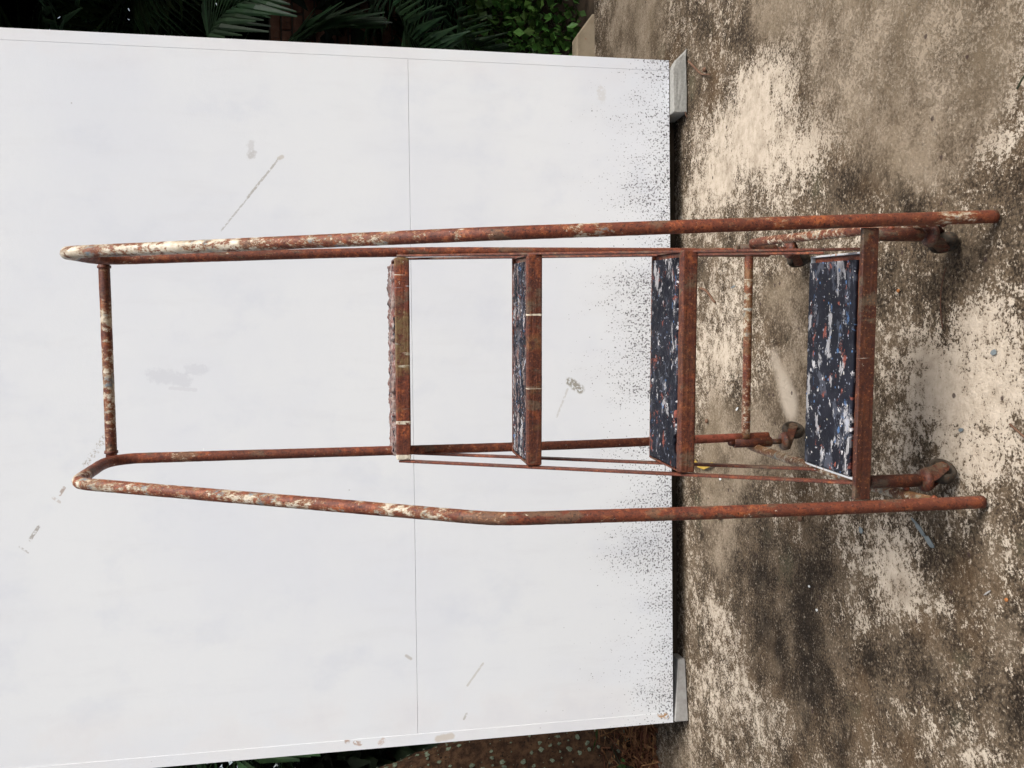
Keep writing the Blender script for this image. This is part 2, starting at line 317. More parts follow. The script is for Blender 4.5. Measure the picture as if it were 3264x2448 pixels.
# ------------------------------------------------------------------ object helpers
def tag(o, label, cat, group=None, kind=None):
    if label: o['label'] = label
    if cat: o['category'] = cat
    if group: o['group'] = group
    if kind: o['kind'] = kind
    return o
def link(name, me, mat, parent=None, smooth=False):
    o = bpy.data.objects.new(name, me); COL.objects.link(o)
    if mat and not me.materials: me.materials.append(mat)
    if smooth: me.polygons.foreach_set('use_smooth', [True]*len(me.polygons))
    if parent: o.parent = parent
    return o
def mesh(name, vs, fs): me = bpy.data.meshes.new(name); me.from_pydata([tuple(v) for v in vs], [], fs); me.update(); return me
def empty(name, loc, rz=0):
    o = bpy.data.objects.new(name, None); COL.objects.link(o); o.location = loc; o.rotation_euler = (0, 0, rz); o.empty_display_size = .1; return o
def box(x0, x1, y0, y1, z0, z1, bev=.002, seg=2, jit=0., cuts=0):
    bm = bmesh.new(); bmesh.ops.create_cube(bm, size=1)
    for v in bm.verts: v.co = ((x0+x1)/2+v.co.x*(x1-x0), (y0+y1)/2+v.co.y*(y1-y0), (z0+z1)/2+v.co.z*(z1-z0))
    if bev: bmesh.ops.bevel(bm, geom=bm.edges[:], offset=bev, segments=seg, affect='EDGES', profile=.5)
    if cuts: bmesh.ops.subdivide_edges(bm, edges=[e for e in bm.edges if e.calc_length() > .01], cuts=cuts, use_grid_fill=True)
    if jit:
        for v in bm.verts: v.co += Vector((random.uniform(-jit, jit), random.uniform(-jit, jit), random.uniform(-jit, jit)))
    me = bpy.data.meshes.new('box'); bm.to_mesh(me); bm.free(); return me
def fillet(pts, rad, n=7):
    P = [Vector(p) for p in pts]; out = [P[0]]
    for i in range(1, len(P)-1):
        a, b, c = P[i-1], P[i], P[i+1]; r = rad[i] if isinstance(rad, (list, tuple)) else rad
        d0, d1 = (a-b), (c-b); k0 = min(r, d0.length*.49); k1 = min(r, d1.length*.49)
        p0, p1 = b+d0.normalized()*k0, b+d1.normalized()*k1
        for j in range(n+1): t = j/n; out.append(p0*(1-t)**2+b*2*t*(1-t)+p1*t*t)
    out.append(P[-1]); return out
def resample(P, step):
    out = [P[0]]
    for a, b in zip(P, P[1:]):
        L = (b-a).length; k = max(1, int(L/step))
        for j in range(1, k+1): out.append(a.lerp(b, j/k))
    return out
def tube(pts, rad, sides=14, step=.012, jit=0., cap=True, paint=None):
    """sweep; rad float or function(t); paint function(point, t) -> 0..1 stored as attribute"""
    P = resample(pts, step); n = len(P); cum = [0]
    for a, b in zip(P, P[1:]): cum.append(cum[-1]+(b-a).length)
    vs, fs, pa = [], [], []; prev = None
    for i, p in enumerate(P):
        t = (P[min(i+1, n-1)]-P[max(i-1, 0)]).normalized()
        if prev is None: nrm = t.orthogonal().normalized()
        else: nrm = (prev-t*prev.dot(t)).normalized()
        prev = nrm; bi = t.cross(nrm); f = cum[i]/max(cum[-1], 1e-9); r = rad(f) if callable(rad) else rad
        for k in range(sides):
            a = 2*math.pi*k/sides; rr = r+random.uniform(-jit, jit)
            vs.append(p+nrm*math.cos(a)*rr+bi*math.sin(a)*rr); pa.append(paint(p, f) if paint else 0.)
    for i in range(n-1):
        for k in range(sides):
            a, b = i*sides+k, i*sides+(k+1) % sides; fs.append((a, b, b+sides, a+sides))
    if cap: fs.append(tuple(range(sides-1, -1, -1))); fs.append(tuple((n-1)*sides+k for k in range(sides)))
    me = mesh('tube', vs, fs)
    if paint: me.attributes.new('paint', 'FLOAT', 'POINT').data.foreach_set('value', pa)
    me.polygons.foreach_set('use_smooth', [True]*len(me.polygons)); return me
def lathe(prof, sides=28, axis='Z', origin=(0, 0, 0)):
    vs, fs = [], []
    for r, h in prof:
        for k in range(sides):
            a = 2*math.pi*k/sides; p = (r*math.cos(a), r*math.sin(a), h)
            if axis == 'X': p = (p[2], p[0], p[1])
            vs.append((p[0]+origin[0], p[1]+origin[1], p[2]+origin[2]))
    n = len(prof)
    for i in range(n-1):
        for k in range(sides):
            a, b = i*sides+k, i*sides+(k+1) % sides; fs.append((a, b, b+sides, a+sides))
    fs.append(tuple(range(sides-1, -1, -1))); fs.append(tuple((n-1)*sides+k for k in range(sides)))
    return mesh('lathe', vs, fs)

# ------------------------------------------------------------------ ground
BLOBS = [(0.89,2.59,.096,.2,1.),(0.76,2.87,.136,.3,1.),(0.72,2.6,.096,.2,1.),(0.62,2.37,.076,.148,.9),(0.63,2.95,.077,.184,.9),(1.06,2.62,.083,.176,-.6),(0.95,2.28,.073,.138,.35),(0.81,2.06,.089,.152,.3),(0.7,1.86,.081,.127,.25),(0.69,1.65,.082,.115,.5),(0.59,1.72,.086,.124,.2),(0.67,2.18,.07,.127,.3),(0.53,1.88,.072,.114,-.5),(0.48,1.97,.075,.124,-.6),(0.46,2.12,.069,.121,-.3),(0.43,1.59,.044,.062,.8),(0.34,1.54,.043,.059,-.8),(0.26,2.89,.076,.177,.5),(0.09,2.9,.092,.211,.9),(0.24,2.47,.079,.159,-.5),(-.09,2.87,.061,.141,.2),(0.3,1.87,.072,.113,-.3),(0.2,1.89,.062,.1,.1),(0.01,1.81,.08,.121,.8),(0.1,1.63,.064,.09,1.),(-.08,1.74,.087,.126,.9),(-.03,1.6,.081,.109,1.1),(-.17,1.64,.055,.078,.8),(0.21,1.69,.056,.082,-.9),(0.22,1.55,.052,.071,.2),(-.27,2.84,.091,.204,-.5),(-.43,2.92,.093,.214,-.6),(-.24,2.51,.068,.138,-.2),(-.62,2.71,.117,.245,-.6),(-.39,2.1,.058,.1,.5),(-.45,2.,.077,.127,.8),(-.35,1.91,.063,.101,.5),(-.5,2.26,.055,.103,-.8),(-.62,2.44,.079,.156,-1.),(-.52,2.71,.087,.188,-.7),(-.81,2.97,.064,.151,.7),(-.97,2.9,.078,.179,.6),(-1.1,3.07,.066,.16,.6),(-.8,2.59,.084,.173,-1.),(-.76,2.34,.077,.145,-1.),(-.9,2.37,.078,.148,-.9),(-.6,2.11,.058,.101,.8),(-.49,1.91,.053,.085,.6),(-.7,2.03,.067,.112,-.5),(-.59,1.83,.061,.094,-.6),(-.41,1.7,.067,.096,-.6),(-.5,1.75,.029,.044,.8),(-.62,1.61,.064,.088,-.7),(-.78,1.92,.064,.102,.1),(-.76,1.71,.048,.07,.6),(-1.03,2.6,.07,.147,.5),(-.88,2.18,.072,.128,-.3),(-.97,3.19,.051,.13,-.3),(-.24,1.82,.061,.093,-.2),(-.23,1.94,.064,.104,.2),(1.02,3.1,.064,.163,-.5),(1.21,3.18,.082,.211,-.3),(1.43,3.58,.11,.309,-.1),(-.17,2.45,.04,.081,-.3),(-.42,2.335,.035,.05,-1.2),(-.80,2.25,.35,.45,-.38),(-.80,1.70,.30,.25,-.30),(.30,1.75,.14,.22,-.35),(1.0,3.3,.25,.35,-.3)]
TANS = [(.85,1.95,.35,.45,1.),(1.1,2.45,.12,.25,.8),(.24,2.47,.09,.2,.7),(-.03,2.36,.16,.22,.9),(1.45,3.8,.5,.5,.9),(-.2,2.75,.15,.15,.3),(.6,1.75,.2,.2,.7),(-1.5,3.3,.3,.4,.6),(-.2,2.98,.4,.12,.4),(-.42,2.95,.3,.2,.75),(-.2,2.55,.14,.25,.5)]
SMEAR = [(.085,2.545,.03,.03,.4),(.05,2.52,.035,.035,.6),(.0,2.48,.04,.042,.7),(-.05,2.45,.042,.045,.8),(-.09,2.43,.042,.04,.8)]
def field(X, Y, L, base=0.):
    f = np.full(X.shape, base)
    for x, y, a, b_, s in L: f += (.85 if s < 0 else 1.)* s*np.exp(-(((X-x)/(a*1.1))**2+((Y-y)/(b_*1.1))**2))
    return f
def make_ground():
    def axis(lo, f0, f1, hi, fine, coarse): return np.unique(np.round(np.concatenate([np.arange(lo, f0, coarse), np.arange(f0, f1, fine), np.arange(f1, hi+1e-6, coarse)]), 4))
    xs = axis(-8, -1.6, 1.8, 8, .02, .2); ys = axis(-6, 1.2, 3.7, 4.37, .02, .16); ys[-1] = 4.37
    X, Y = np.meshgrid(xs, ys); Z = .003*np.sin(X*2.1+Y*1.3)*np.sin(Y*1.7-X*.6)
    Z -= Z.max()
    nx = len(xs); vs = np.stack([X.ravel(), Y.ravel(), Z.ravel()], 1)
    I = np.arange(len(ys)-1)[:, None]*nx+np.arange(nx-1)[None]; I = I.ravel()
    fs = np.stack([I, I+1, I+1+nx, I+nx], 1)
    me = mesh('concrete_yard', vs.tolist(), fs.tolist())
    for nme, a in (('pale', field(X, Y, BLOBS)), ('tan', field(X, Y, TANS)), ('smear', field(X, Y, SMEAR))):
        me.attributes.new(nme, 'FLOAT', 'POINT').data.foreach_set('value', a.ravel().astype(np.float32))
    o = link('concrete_yard', me, M['ground'], None, True); o['kind'] = 'structure'
    e = link('ground', mesh('ground', [(-200, -200, -.05), (200, -200, -.05), (200, 200, -.05), (-200, 200, -.05)], [(0, 1, 2, 3)]), M['earth']); e['kind'] = 'structure'
    # bank of earth behind the yard, rising into the wood
    xs = np.linspace(-9, 9, 73); ys = np.linspace(4.46, 16, 40); X, Y = np.meshgrid(xs, ys)
    Z = -.03+.12*np.clip(Y-4.5, 0, 3)+.05*np.sin(X*2.3)*np.sin(Y*1.9)*np.clip(Y-4.5, 0, 1)
    n = len(xs); I = (np.arange(len(ys)-1)[:, None]*n+np.arange(n-1)[None]).ravel()
    b = link('bank', mesh('bank', np.stack([X.ravel(), Y.ravel(), Z.ravel()], 1).tolist(), np.stack([I, I+1, I+1+n, I+n], 1).tolist()), M['earth'], None, True); b['kind'] = 'structure'
    return o
yard = make_ground()

# low kerb with a sloped end at the back of the yard
def kerb():
    vs = []; prof = [(1.0, .086), (1.69, .086), (1.80, .004), (1.80, -.04), (1.0, -.04)]
    for y in (4.375, 4.47):
        for x, z in prof: vs.append((x, y, z))
    fs = [(4, 3, 2, 1, 0), (5, 6, 7, 8, 9)]+[(i, (i+1) % 5, (i+1) % 5+5, i+5) for i in range(5)]
    o = link('kerb', mesh('kerb', vs, fs), M['kerb']); bv = o.modifiers.new('b', 'BEVEL'); bv.width = .006; bv.segments = 2
    o['label'] = 'low beige cement kerb with a sloped end behind the white board'; o['category'] = 'kerb'
kerb()

# ------------------------------------------------------------------ white board on its blocks
PY = -.031
pan = empty('white_board', (0, 3.233, 0), PY); tag(pan, 'large white painted board with black mould along its bottom edge', 'board')
def board():
    XL, XR, B, J, T = -1.262, 1.162, .056, .9985, 2.42
    link('lower_sheet', box(XL+.03802, XR-.03802, 0, .012, B, J-.0006, .0005), M['panel_lower'], pan)
    link('upper_sheet', box(XL+.03802, XR-.03802, 0, .012, J+.0004, T, .0005), M['panel_upper'], pan)
    link('edge_strip', box(XL, XL+.038, -.0015, .012, B, T, .0005), M['panel_edge'], pan)
    link('edge_strip', box(XR-.038, XR, -.0006, .012, B, T, .0005), M['panel_edge'], pan)
    for x in (XL+.01, -.62, -.05, .52, XR-.055):
        link('stud', box(x, x+.045, .0125, .092, B, T, .003), M['timber'], pan)
    for z in (B, J-.03, T-.045):
        link('rail', box(XL+.03, XR-.03, .0925, .12, z+.002, z+.09, .003), M['timber'], pan)
    link('gap_light_stop', box(XL+.05, XR-.05, .095, .19, .0, .054, .004), M['earth'], pan)  # added dark beam: stops light from behind so the gap goes black
    # timber feet that carry the board at the back
    for x in (-.95, .75):
        link('foot', box(x, x+.07, .20, .75, 0.0, .05, .004), M['timber'], pan)
        link('brace', tube([Vector((x+.035, .125, 1.25)), Vector((x+.035, .70, .05))], .022, 4, .5), M['timber'], pan)
board()
def rough_block(name, outline, y0, y1, z0, z1, mat, jit=.0025, chip=None):
    """prism with a rough surface; outline = plan polygon x list"""
    me = box(outline[0], outline[1], y0, y1, z0, z1, .004, 2, jit, 5); o = link(name, me, mat)
    if chip: chip(o.data)
    return o
def chip(me):       # broken upper corner
    for v in me.vertices:
        x, y, z = v.co; k = (x-1.155)+(z-.02)*1.1
        if k > .02: v.co.x -= (k-.02)*.85+random.uniform(0, .004); v.co.z -= (k-.02)*.35
o = rough_block('concrete_block', (.966, 1.205), 3.168, 3.30, 0, .053, M['block'], .0006, chip)
tag(o, 'small pale concrete block with a broken corner under the board', 'block')
vs = [(-1.258, 3.262, 0), (-1.035, 3.285, 0), (-1.035, 3.40, 0), (-1.258, 3.38, 0), (-1.258, 3.262, .052), (-1.035, 3.285, .028), (-1.035, 3.40, .028), (-1.258, 3.38, .052)]
o = link('grey_wedge', mesh('wedge', vs, [(3, 2, 1, 0), (4, 5, 6, 7), (0, 1, 5, 4), (1, 2, 6, 5), (2, 3, 7, 6), (3, 0, 4, 7)]), M['tile'])
bv = o.modifiers.new('b', 'BEVEL'); bv.width = .003; bv.segments = 2; tag(o, 'flat grey tapered wedge under the corner of the board beside the litter', 'wedge')

# ------------------------------------------------------------------ the rusty rolling ladder
lad = empty('rolling_ladder', (.02, 1.605, 0), -.09)
tag(lad, 'rusty rolling step ladder with handrails and four paint splattered treads', 'ladder')
def ga(z, c, w): return math.exp(-((z-c)/w)**2)
def paint_r(p, f):
    if p.y < .45: return (1.2 if p.z > 1.42 else .8 if p.z > 1.12 else .55 if p.z > .98 else .1)+1.1*ga(p.z, .80, .055)+.35*ga(p.z, .64, .03)+.9*ga(p.z, .10, .04)+.5*ga(p.z, .42, .03)
    return .3 if p.z > 1.62 else .1
def paint_l(p, f):
    if p.y < .45: return (.85 if p.z > 1.25 else .62 if p.z > 1.05 else .5 if p.z > .9 else .05)+.8*ga(p.z, .475, .012)+.5*ga(p.z, .40, .05)+.4*ga(p.z, .75, .03)
    return .15+1.0*ga(p.z, 1.60, .035)+.4*ga(p.z, 1.70, .02)
def sm(fn):         # soften the step between stretches
    def g(p, f):
        return sum(fn(Vector((p.x, p.y, p.z+d)), f) for d in (-.03, -.015, 0, .015, .03))/5
    return g
RR = fillet([(.2865, .002, .006), (.269, .02, .4327), (.2456, .05, .9652), (.2216, .385, 1.785), (.217, .60, 1.762), (.2429, .64, 1.1243), (.2525, .70, .132)], [0, .15, .05, .035, .07, .2, 0])
LL = fillet([(-.270, .002, .006), (-.2733, .02, .418), (-.2731, .05, .9673), (-.241, .385, 1.781), (-.2283, .60, 1.760), (-.2377, .66, .6731), (-.2355, .70, .122)], [0, .15, .05, .035, .07, .2, 0])
trad = lambda t: .0126-.0012*min(1, max(0, (t-.48)*5))
link('handrail', tube(RR, trad, 18, .01, .00022, True, sm(paint_r)), M['rail'], lad)['label'] = 'handrail tube with much cream paint left on its upper half'
link('handrail', tube(LL, trad, 18, .01, .00022, True, sm(paint_l)), M['rail'], lad)['label'] = 'handrail tube of brown rust and red primer, kinked outward'
link('crossbar', tube([Vector((.213, .602, 1.757)), Vector((-.224, .602, 1.757))], .0122, 16, .01, .0003, True, lambda p, f: .1+.55*math.exp(-((f-.28)/.06)**2)+.65*math.exp(-((f-.62)/.18)**2)), M['cross'], lad)
for P in ((.2165, .602, 1.757), (-.2275, .602, 1.757)):       # weld beads
    link('weld', tube([Vector((P[0]-math.copysign(.012, P[0]), P[1], P[2])), Vector((P[0]-math.copysign(.018, P[0]), P[1], P[2]))], .0145, 12, .003, .0007), M['strip'], lad)
link('base_bar', tube(fillet([(.281, .008, .10), (.276, .26, .142), (.276, .60, .192), (.274, .66, .196)], .1), .0112, 14, .01, .0003, True, lambda p, f: .35), M['base'], lad)
link('base_bar', tube(fillet([(-.2715, .008, .095), (-.268, .15, .138), (-.266, .69, .158), (-.262, .715, .165)], .1), .0112, 14, .01, .0003, True, lambda p, f: .45), M['base'], lad)
link('base_crossbar', tube([Vector((.255, .69, .192)), Vector((-.238, .69, .190))], .0112, 14, .01, .0003, True, lambda p, f: .35), M['base'], lad)

def weld_bead(p, r):
    bm = bmesh.new(); bmesh.ops.create_icosphere(bm, subdivisions=3, radius=r)
    for v in bm.verts: v.co *= random.uniform(.86, 1.12)
    me = bpy.data.meshes.new('weld'); bm.to_mesh(me); bm.free(); o = link('weld', me, M['strip'], lad, True); o.location = p
for p, r in (((.272, .016, .108), .0065), ((-.262, .016, .104), .0065), ((.268, .10, .118), .006), ((.268, .09, .17), .006), ((-.254, .082, .12), .006), ((-.258, .69, .165), .007), ((-.240, .69, .19), .008), ((.251, .69, .192), .008), ((.268, .68, .19), .007), ((.228, .628, 1.10), .010), ((-.240, .635, 1.10), .010)):
    weld_bead(p, r)
# treads: (front y, bar top z, half width left, half width right)
STEPS = [(0.012, .2765, -.221, .218, .184), (.195, .563, -.2285, .2285, .172), (.37, .8476, -.235, .2265, .170), (.53, 1.1218, -.2405, .2245, .160)]
def torn_mat(xl, xr, d, seed, thick=.010, curl=.0, lump=.0012, tear=.010):
    r = random.Random(seed); nx, ny = 110, 34; off = [r.uniform(0, 6.28) for _ in range(9)]
    def edge(u):    # ragged front edge
        if not tear: return 0.
        s = .35*math.sin(u*9+off[0])+.3*math.sin(u*23+off[1])+.2*math.sin(u*51+off[2])+.15*math.sin(u*97+off[3])
        return max(-.35, s)*tear
    cutc = [(r.uniform(.05, .95), r.uniform(.012, .03), r.uniform(.010, .028)) for _ in range(4)]
    from mathutils import noise as MN
    def hn(u, v): return lump*2.6*(MN.noise(Vector((u*34+off[4]*9, v*9, off[5])))+.7*MN.noise(Vector((u*90, v*24+off[6]*7, off[7]))))
    def hn_(u, v): return lump*(math.sin(u*37+off[4]+3*math.sin(v*7))+math.sin(u*71+v*19+off[5])+.8*math.sin(u*140+off[6]-v*31)+.7*math.sin(v*44+u*11+off[7]))
    vs = []; 
    for lay in (1, 0):
        for j in range(ny+1):
            for i in range(nx+1):
                u, v = i/nx, j/ny; x = xl+(xr-xl)*u; e = edge(u)
                for cu, cw, cdp in (cutc if tear > .005 else ()):
                    if abs(u-cu) < cw: e -= cdp*(1-(abs(u-cu)/cw)**4)*.55
                y = d*v+(-e+.006)*(1-v)**3
                z = thick*lay+(hn(u, v)+curl*max(0, 1-v*6)*(.5+.5*math.sin(u*13+off[8])) if lay else 0)
                vs.append((x, y, z))
    N = (nx+1)*(ny+1); f = []
    for j in range(ny):
        for i in range(nx):
            a = j*(nx+1)+i; f.append((a, a+1, a+nx+2, a+nx+1)); f.append((a+N, a+nx+1+N, a+nx+2+N, a+1+N))
    for i in range(nx):
        a = i; f.append((a, a+N, a+1+N, a+1)); a = ny*(nx+1)+i; f.append((a, a+1, a+1+N, a+N))
    for j in range(ny):
        a = j*(nx+1); f.append((a, a+nx+1, a+nx+1+N, a+N)); a += nx; f.append((a, a+N, a+nx+1+N, a+nx+1))
    return mesh('mat', vs, f)
for i, (fy, zt, xl, xr, dep) in enumerate(STEPS):
    bw = .022 if i else .011; y0 = fy+bw
    plate = link('tread', box(xl+.004, xr-.004, y0+.002, y0+dep, zt-.020, zt-.010, .001), M['strip'], lad)
    plate['label'] = ['bottom tread between the front posts', 'second tread from the ground', 'third tread, grey with streaked paint', 'top tread caked with red and white paint'][i]
    fl, fr = (-.2575, .2625) if i == 0 else (xl, xr)
    link('front_bar', box(fl, fr, fy, y0, zt-.033, zt, .004 if i else .002, 3, .0003, 6), M['bar'][i], plate)
    if i == 0:      # inner lip welded behind the front bar
        link('inner_lip', box(xl, xr, y0+.001, y0+.010, zt-.022, zt-.006, .003, 2, .0003, 6), M['bar'][1], plate)
    link('side_bar', box(xl-.0005, xl+.0035, y0+.003, y0+dep, zt-.026, zt-.003, .001), M['sideplate'] if i in (0,) else M['strip'], plate)
    link('side_bar', box(xr-.0035, xr+.0005, y0+.003, y0+dep, zt-.026, zt-.003, .001), M['sideplate'] if i in (0,) else M['strip'], plate)
    link('back_bar', box(xl, xr, y0+dep+.001, y0+dep+.006, zt-.026, zt-.003, .001), M['sideplate'] if i == 0 else M['strip'], plate)
    mo = link('mat', torn_mat(xl+.006, xr-.014, dep-.004, 10+i, [.009, .010, .012, .016][i], [0, .002, .003, .003][i], [.0004, .0009, .0013, .0019][i], [.003, .010, .012, .010][i]), M['mat'][i], plate, True)
    mo.location = (0, y0+(.010 if i == 0 else .002), zt-.0098-[0, .002, .007, .001][i])
# stringers: flat strips that carry the treads, one pair per side
def strip(name, a, b, sd, w=.020, t=.005):
    a, b = Vector(a), Vector(b); d = (b-a).normalized(); sx = Vector((1, 0, 0)); sx = (sx-d*sx.dot(d)).normalized(); sy = d.cross(sx)
    vs = []
    for p in (a, b):
        for kx, ky in ((-1, -1), (1, -1), (1, 1), (-1, 1)): vs.append(p+sx*kx*t/2+sy*ky*w/2)
    o = link(name, mesh(name, vs, [(3, 2, 1, 0), (4, 5, 6, 7), (0, 1, 5, 4), (1, 2, 6, 5), (2, 3, 7, 6), (3, 0, 4, 7)]), M['strip'], lad)
    bv = o.modifiers.new('b', 'BEVEL'); bv.width = .001; bv.segments = 1
for sd in (1, -1):
    x0 = STEPS[0][3]+.006 if sd > 0 else STEPS[0][2]-.008; x3 = STEPS[3][3]+.004 if sd > 0 else STEPS[3][2]-.004
    strip('stringer', (x0, .040, .262), (x3, .548, 1.112), sd)
    strip('stringer', (x0, .188, .258), (x3, .690, 1.085) if sd > 0 else (x3, .66, 1.085), sd)

# casters
def caster(loc, sleeve_z, wheel, name='caster', label=None):
    """loc: sleeve axis (local), wheel: wheel centre (local)"""
    sx, sy = loc; z0, z1 = sleeve_z; wx, wy, wz = wheel
    sl = link(name, lathe([(.0125, z0), (.0135, z0+.001), (.0135, z1-.001), (.0122, z1)], 20, 'Z', (sx, sy, 0)), M['sleeve'], lad, False)
    if label: sl['label'] = label
    for p in sl.data.polygons: p.use_smooth = len(p.vertices) == 4
    link('pin_knob', lathe([(.0085, z1), (.0085, z1+.010), (.0065, z1+.014), (.003, z1+.0155)], 14, 'Z', (sx, sy, 0)), M['sleeve'], sl, True)
    link('stem', lathe([(.0075, z0-.030), (.0075, z0), ], 14, 'Z', (sx, sy, 0)), M['sleeve'], sl, True)
    # swivel plate and horn-shaped fork leaning towards the wheel
    top = min(z0-.012, .082); hx, hy = wx-sx, wy-sy; L = math.hypot(hx, hy) or 1e-6; dx, dy = hx/L, hy/L
    link('swivel', lathe([(.010, top+.008), (.022, top+.004), (.0245, top-.002), (.0245, top-.005), (.021, top-.010), (.013, top-.012)], 22, 'Z', (sx, sy, 0)), M['sleeve'], sl, True)
    vs, fs = [], []
    out = [(-.018, top-.004), (-.014, top-.018), (L-.0115, wz-.003), (L-.004, wz-.0095), (L+.005, wz-.009), (L+.0115, wz), (L+.010, wz+.009), (.021, top-.018), (.019, top-.004)]
    n = len(out)
    for sgn in (-1, 1):
        b0 = len(vs)
        for th in (.0142, .0168):
            for q, z in out:
                o_ = sgn*(th if q > .0 else th*.98); vs.append((sx+dx*q-dy*o_, sy+dy*q+dx*o_, z))
        fs.append(tuple(range(b0, b0+n))); fs.append(tuple(range(b0+2*n-1, b0+n-1, -1)))
        for k in range(n): fs.append((b0+k, b0+(k+1) % n, b0+n+(k+1) % n, b0+n+k))
    link('fork', mesh('fork', vs, fs), M['sleeve'], sl)
    r, h = wz, .0125
    w = link('wheel', lathe([(.004, -h), (r*.30, -h), (r*.34, -h*.35), (r*.60, -h*.30), (r*.66, -h*.95), (r*.84, -h), (r*.96, -h*.7), (r, -h*.3), (r, h*.3), (r*.96, h*.7), (r*.84, h), (r*.66, h*.95), (r*.60, h*.30), (r*.34, h*.35), (r*.30, h), (.004, h)], 32, 'X'), M['wheel'], sl, True)
    w.location = (wx, wy, wz); w.rotation_euler = (0, 0, math.atan2(dy, dx)-math.pi/2)
    ax = link('axle', lathe([(.0035, -.019), (.0055, -.0185), (.0055, .0185), (.0035, .019)], 10, 'X'), M['sleeve'], sl, True)
    ax.location = (wx, wy, wz); ax.rotation_euler = w.rotation_euler
caster((.257, .095), (.100, .206), (.244, .124, .029), label='front caster beside the post with most cream paint')
caster((-.2385, .082), (.095, .204), (-.2255, .100, .0295), label='front caster turned inward beside the dark post')
caster((.2600, .690), (.118, .220), (.238, .734, .0295))
caster((-.2490, .690), (.118, .224), (-.2265, .738, .0295))

# ------------------------------------------------------------------ small things on the ground
def bent(name, pts, r, mat, label, cat, group=None):
    o = link(name, tube(fillet(pts, .02, 5), r, 8, .006, .0003 if not callable(r) else 0), M[mat]); tag(o, label, cat, group); return o
bent('twig', [(1.141, 3.14, .004), (1.055, 3.022, .006), (1.024, 2.93, .012)], lambda t: .0045-.002*t, 'twig', 'brown forked twig lying in front of the pale concrete block', 'twig')
bent('twig', [(.322, 3.07, .004), (.316, 3.03, .006), (.298, 2.99, .006), (.270, 2.955, .005), (.262, 2.940, .004)], lambda t: .0052-.0014*t, 'twig', 'short curved brown twig on the ground behind the ladder treads', 'twig')
bent('twig', [(-.092, 1.555, .004), (-.104, 1.535, .004), (-.118, 1.512, .004)], lambda t: .0022, 'twig', 'thin dark twig at the very front of the yard', 'twig')
bent('wire', [(.227, 1.735, .004), (.186, 1.752, .004), (.139, 1.755, .004), (.10, 1.75, .003)], lambda t: .0012, 'wire', 'thin rusty wire curved on the ground below the bottom tread', 'wire')
def leaf_strip(name, pts, w, mat, label, cat):
    vs, fs = [], []; n = len(pts)
    for i, p in enumerate(pts):
        a = Vector(pts[max(i-1, 0)]); c = Vector(pts[min(i+1, n-1)]); t = (c-a).normalized(); s = t.cross(Vector((0, 0, 1))).normalized()
        ww = w*(.35+.65*math.sin(math.pi*(i+.6)/(n+.2)))
        for z in (0, .002): vs += [tuple(Vector(p)-s*ww+Vector((0, 0, z+.002))), tuple(Vector(p)+Vector((0, 0, z-.0005))), tuple(Vector(p)+s*ww+Vector((0, 0, z+.002)))]
    for i in range(n-1):
        a, b = i*6, i*6+6
        for q in ((0, 1), (1, 2)): fs.append((a+3+q[0], a+3+q[1], b+3+q[1], b+3+q[0])); fs.append((a+q[1], a+q[0], b+q[0], b+q[1]))
        fs.append((a, a+3, b+3, b)); fs.append((a+5, a+2, b+2, b+5))
    fs.append((0, 1, 4, 3)); fs.append((1, 2, 5, 4)); e = (n-1)*6; fs.append((e+1, e, e+3, e+4)); fs.append((e+2, e+1, e+4, e+5))
    return tag(link(name, mesh(name, vs, fs), M[mat]), label, cat)
leaf_strip('yellow_strip', [(-.285, 3.14, .004), (-.297, 3.10, .008), (-.300, 3.05, .006), (-.292, 3.01, .010), (-.282, 2.975, .006)], .0085, 'yellow', 'yellow curled strip on the ground behind the second tread', 'scrap')
leaf_strip('dry_leaf', [(.945, 3.16, .003), (.953, 3.155, .008), (.962, 3.150, .014)], .008, 'twig', 'small brown dry leaf at the shaded end of the concrete block', 'leaf')
def fleck(x, y, a, b, rot, mat, zz=.0005, seed=0):
    r = random.Random(seed); n = 14; vs = []; c, s = math.cos(rot), math.sin(rot)
    for k in range(n):
        t = 2*math.pi*k/n; rr = r.uniform(.75, 1.15); px, py = a*math.cos(t)*rr, b*math.sin(t)*rr; vs.append((x+c*px-s*py, y+s*px+c*py, zz))
    top = [(v[0], v[1], zz+.0012) for v in vs]
    o = link('paint_spot', mesh('fleck', vs+top, [tuple(range(n, 2*n))]+[(k, (k+1) % n, n+(k+1) % n, n+k) for k in range(n)]), M[mat], yard); return o
for q in ((-.318, 1.866, .003, .010, -.6, 'bluepaint'), (-.334, 1.843, .0060, .024, -.6, 'bluepaint'), (-.357, 1.810, .0080, .022, -.6, 'bluepaint'), (-.372, 2.079, .008, .009, 0, 'bluepaint'), (-.092, 2.787, .0035, .009, .5, 'whitepaint'), (-.428, 1.63, .0018, .012, .6, 'tile'), (.045, 1.60, .006, .010, .2, 'bluepaint'), (-.11, 1.70, .004, .008, .2, 'bluepaint'), (.30, 2.80, .003, .02, .1, 'bluepaint'), (-.33, 2.93, .004, .010, .2, 'whitepaint'), (-.62, 2.30, .004, .006, .2, 'whitepaint'), (-.565, 2.34, .003, .005, 0, 'whitepaint')):
    fleck(*q, seed=int(q[0]*1000))
def pebble(x, y, r, mat, label, cat, group=None):
    bm = bmesh.new(); bmesh.ops.create_icosphere(bm, subdivisions=2, radius=r)
    for v in bm.verts: v.co *= random.uniform(.88, 1.1); v.co.z *= .75
    me = bpy.data.meshes.new('p'); bm.to_mesh(me); bm.free(); o = link('seed' if mat == 'seed' else 'pebble', me, M[mat], None, True); o.location = (x, y, r*.62); return tag(o, label, cat, group)
pebble(-.429, 1.574, .0042, 'seed', 'small orange seed alone at the front of the dark patch', 'seed')
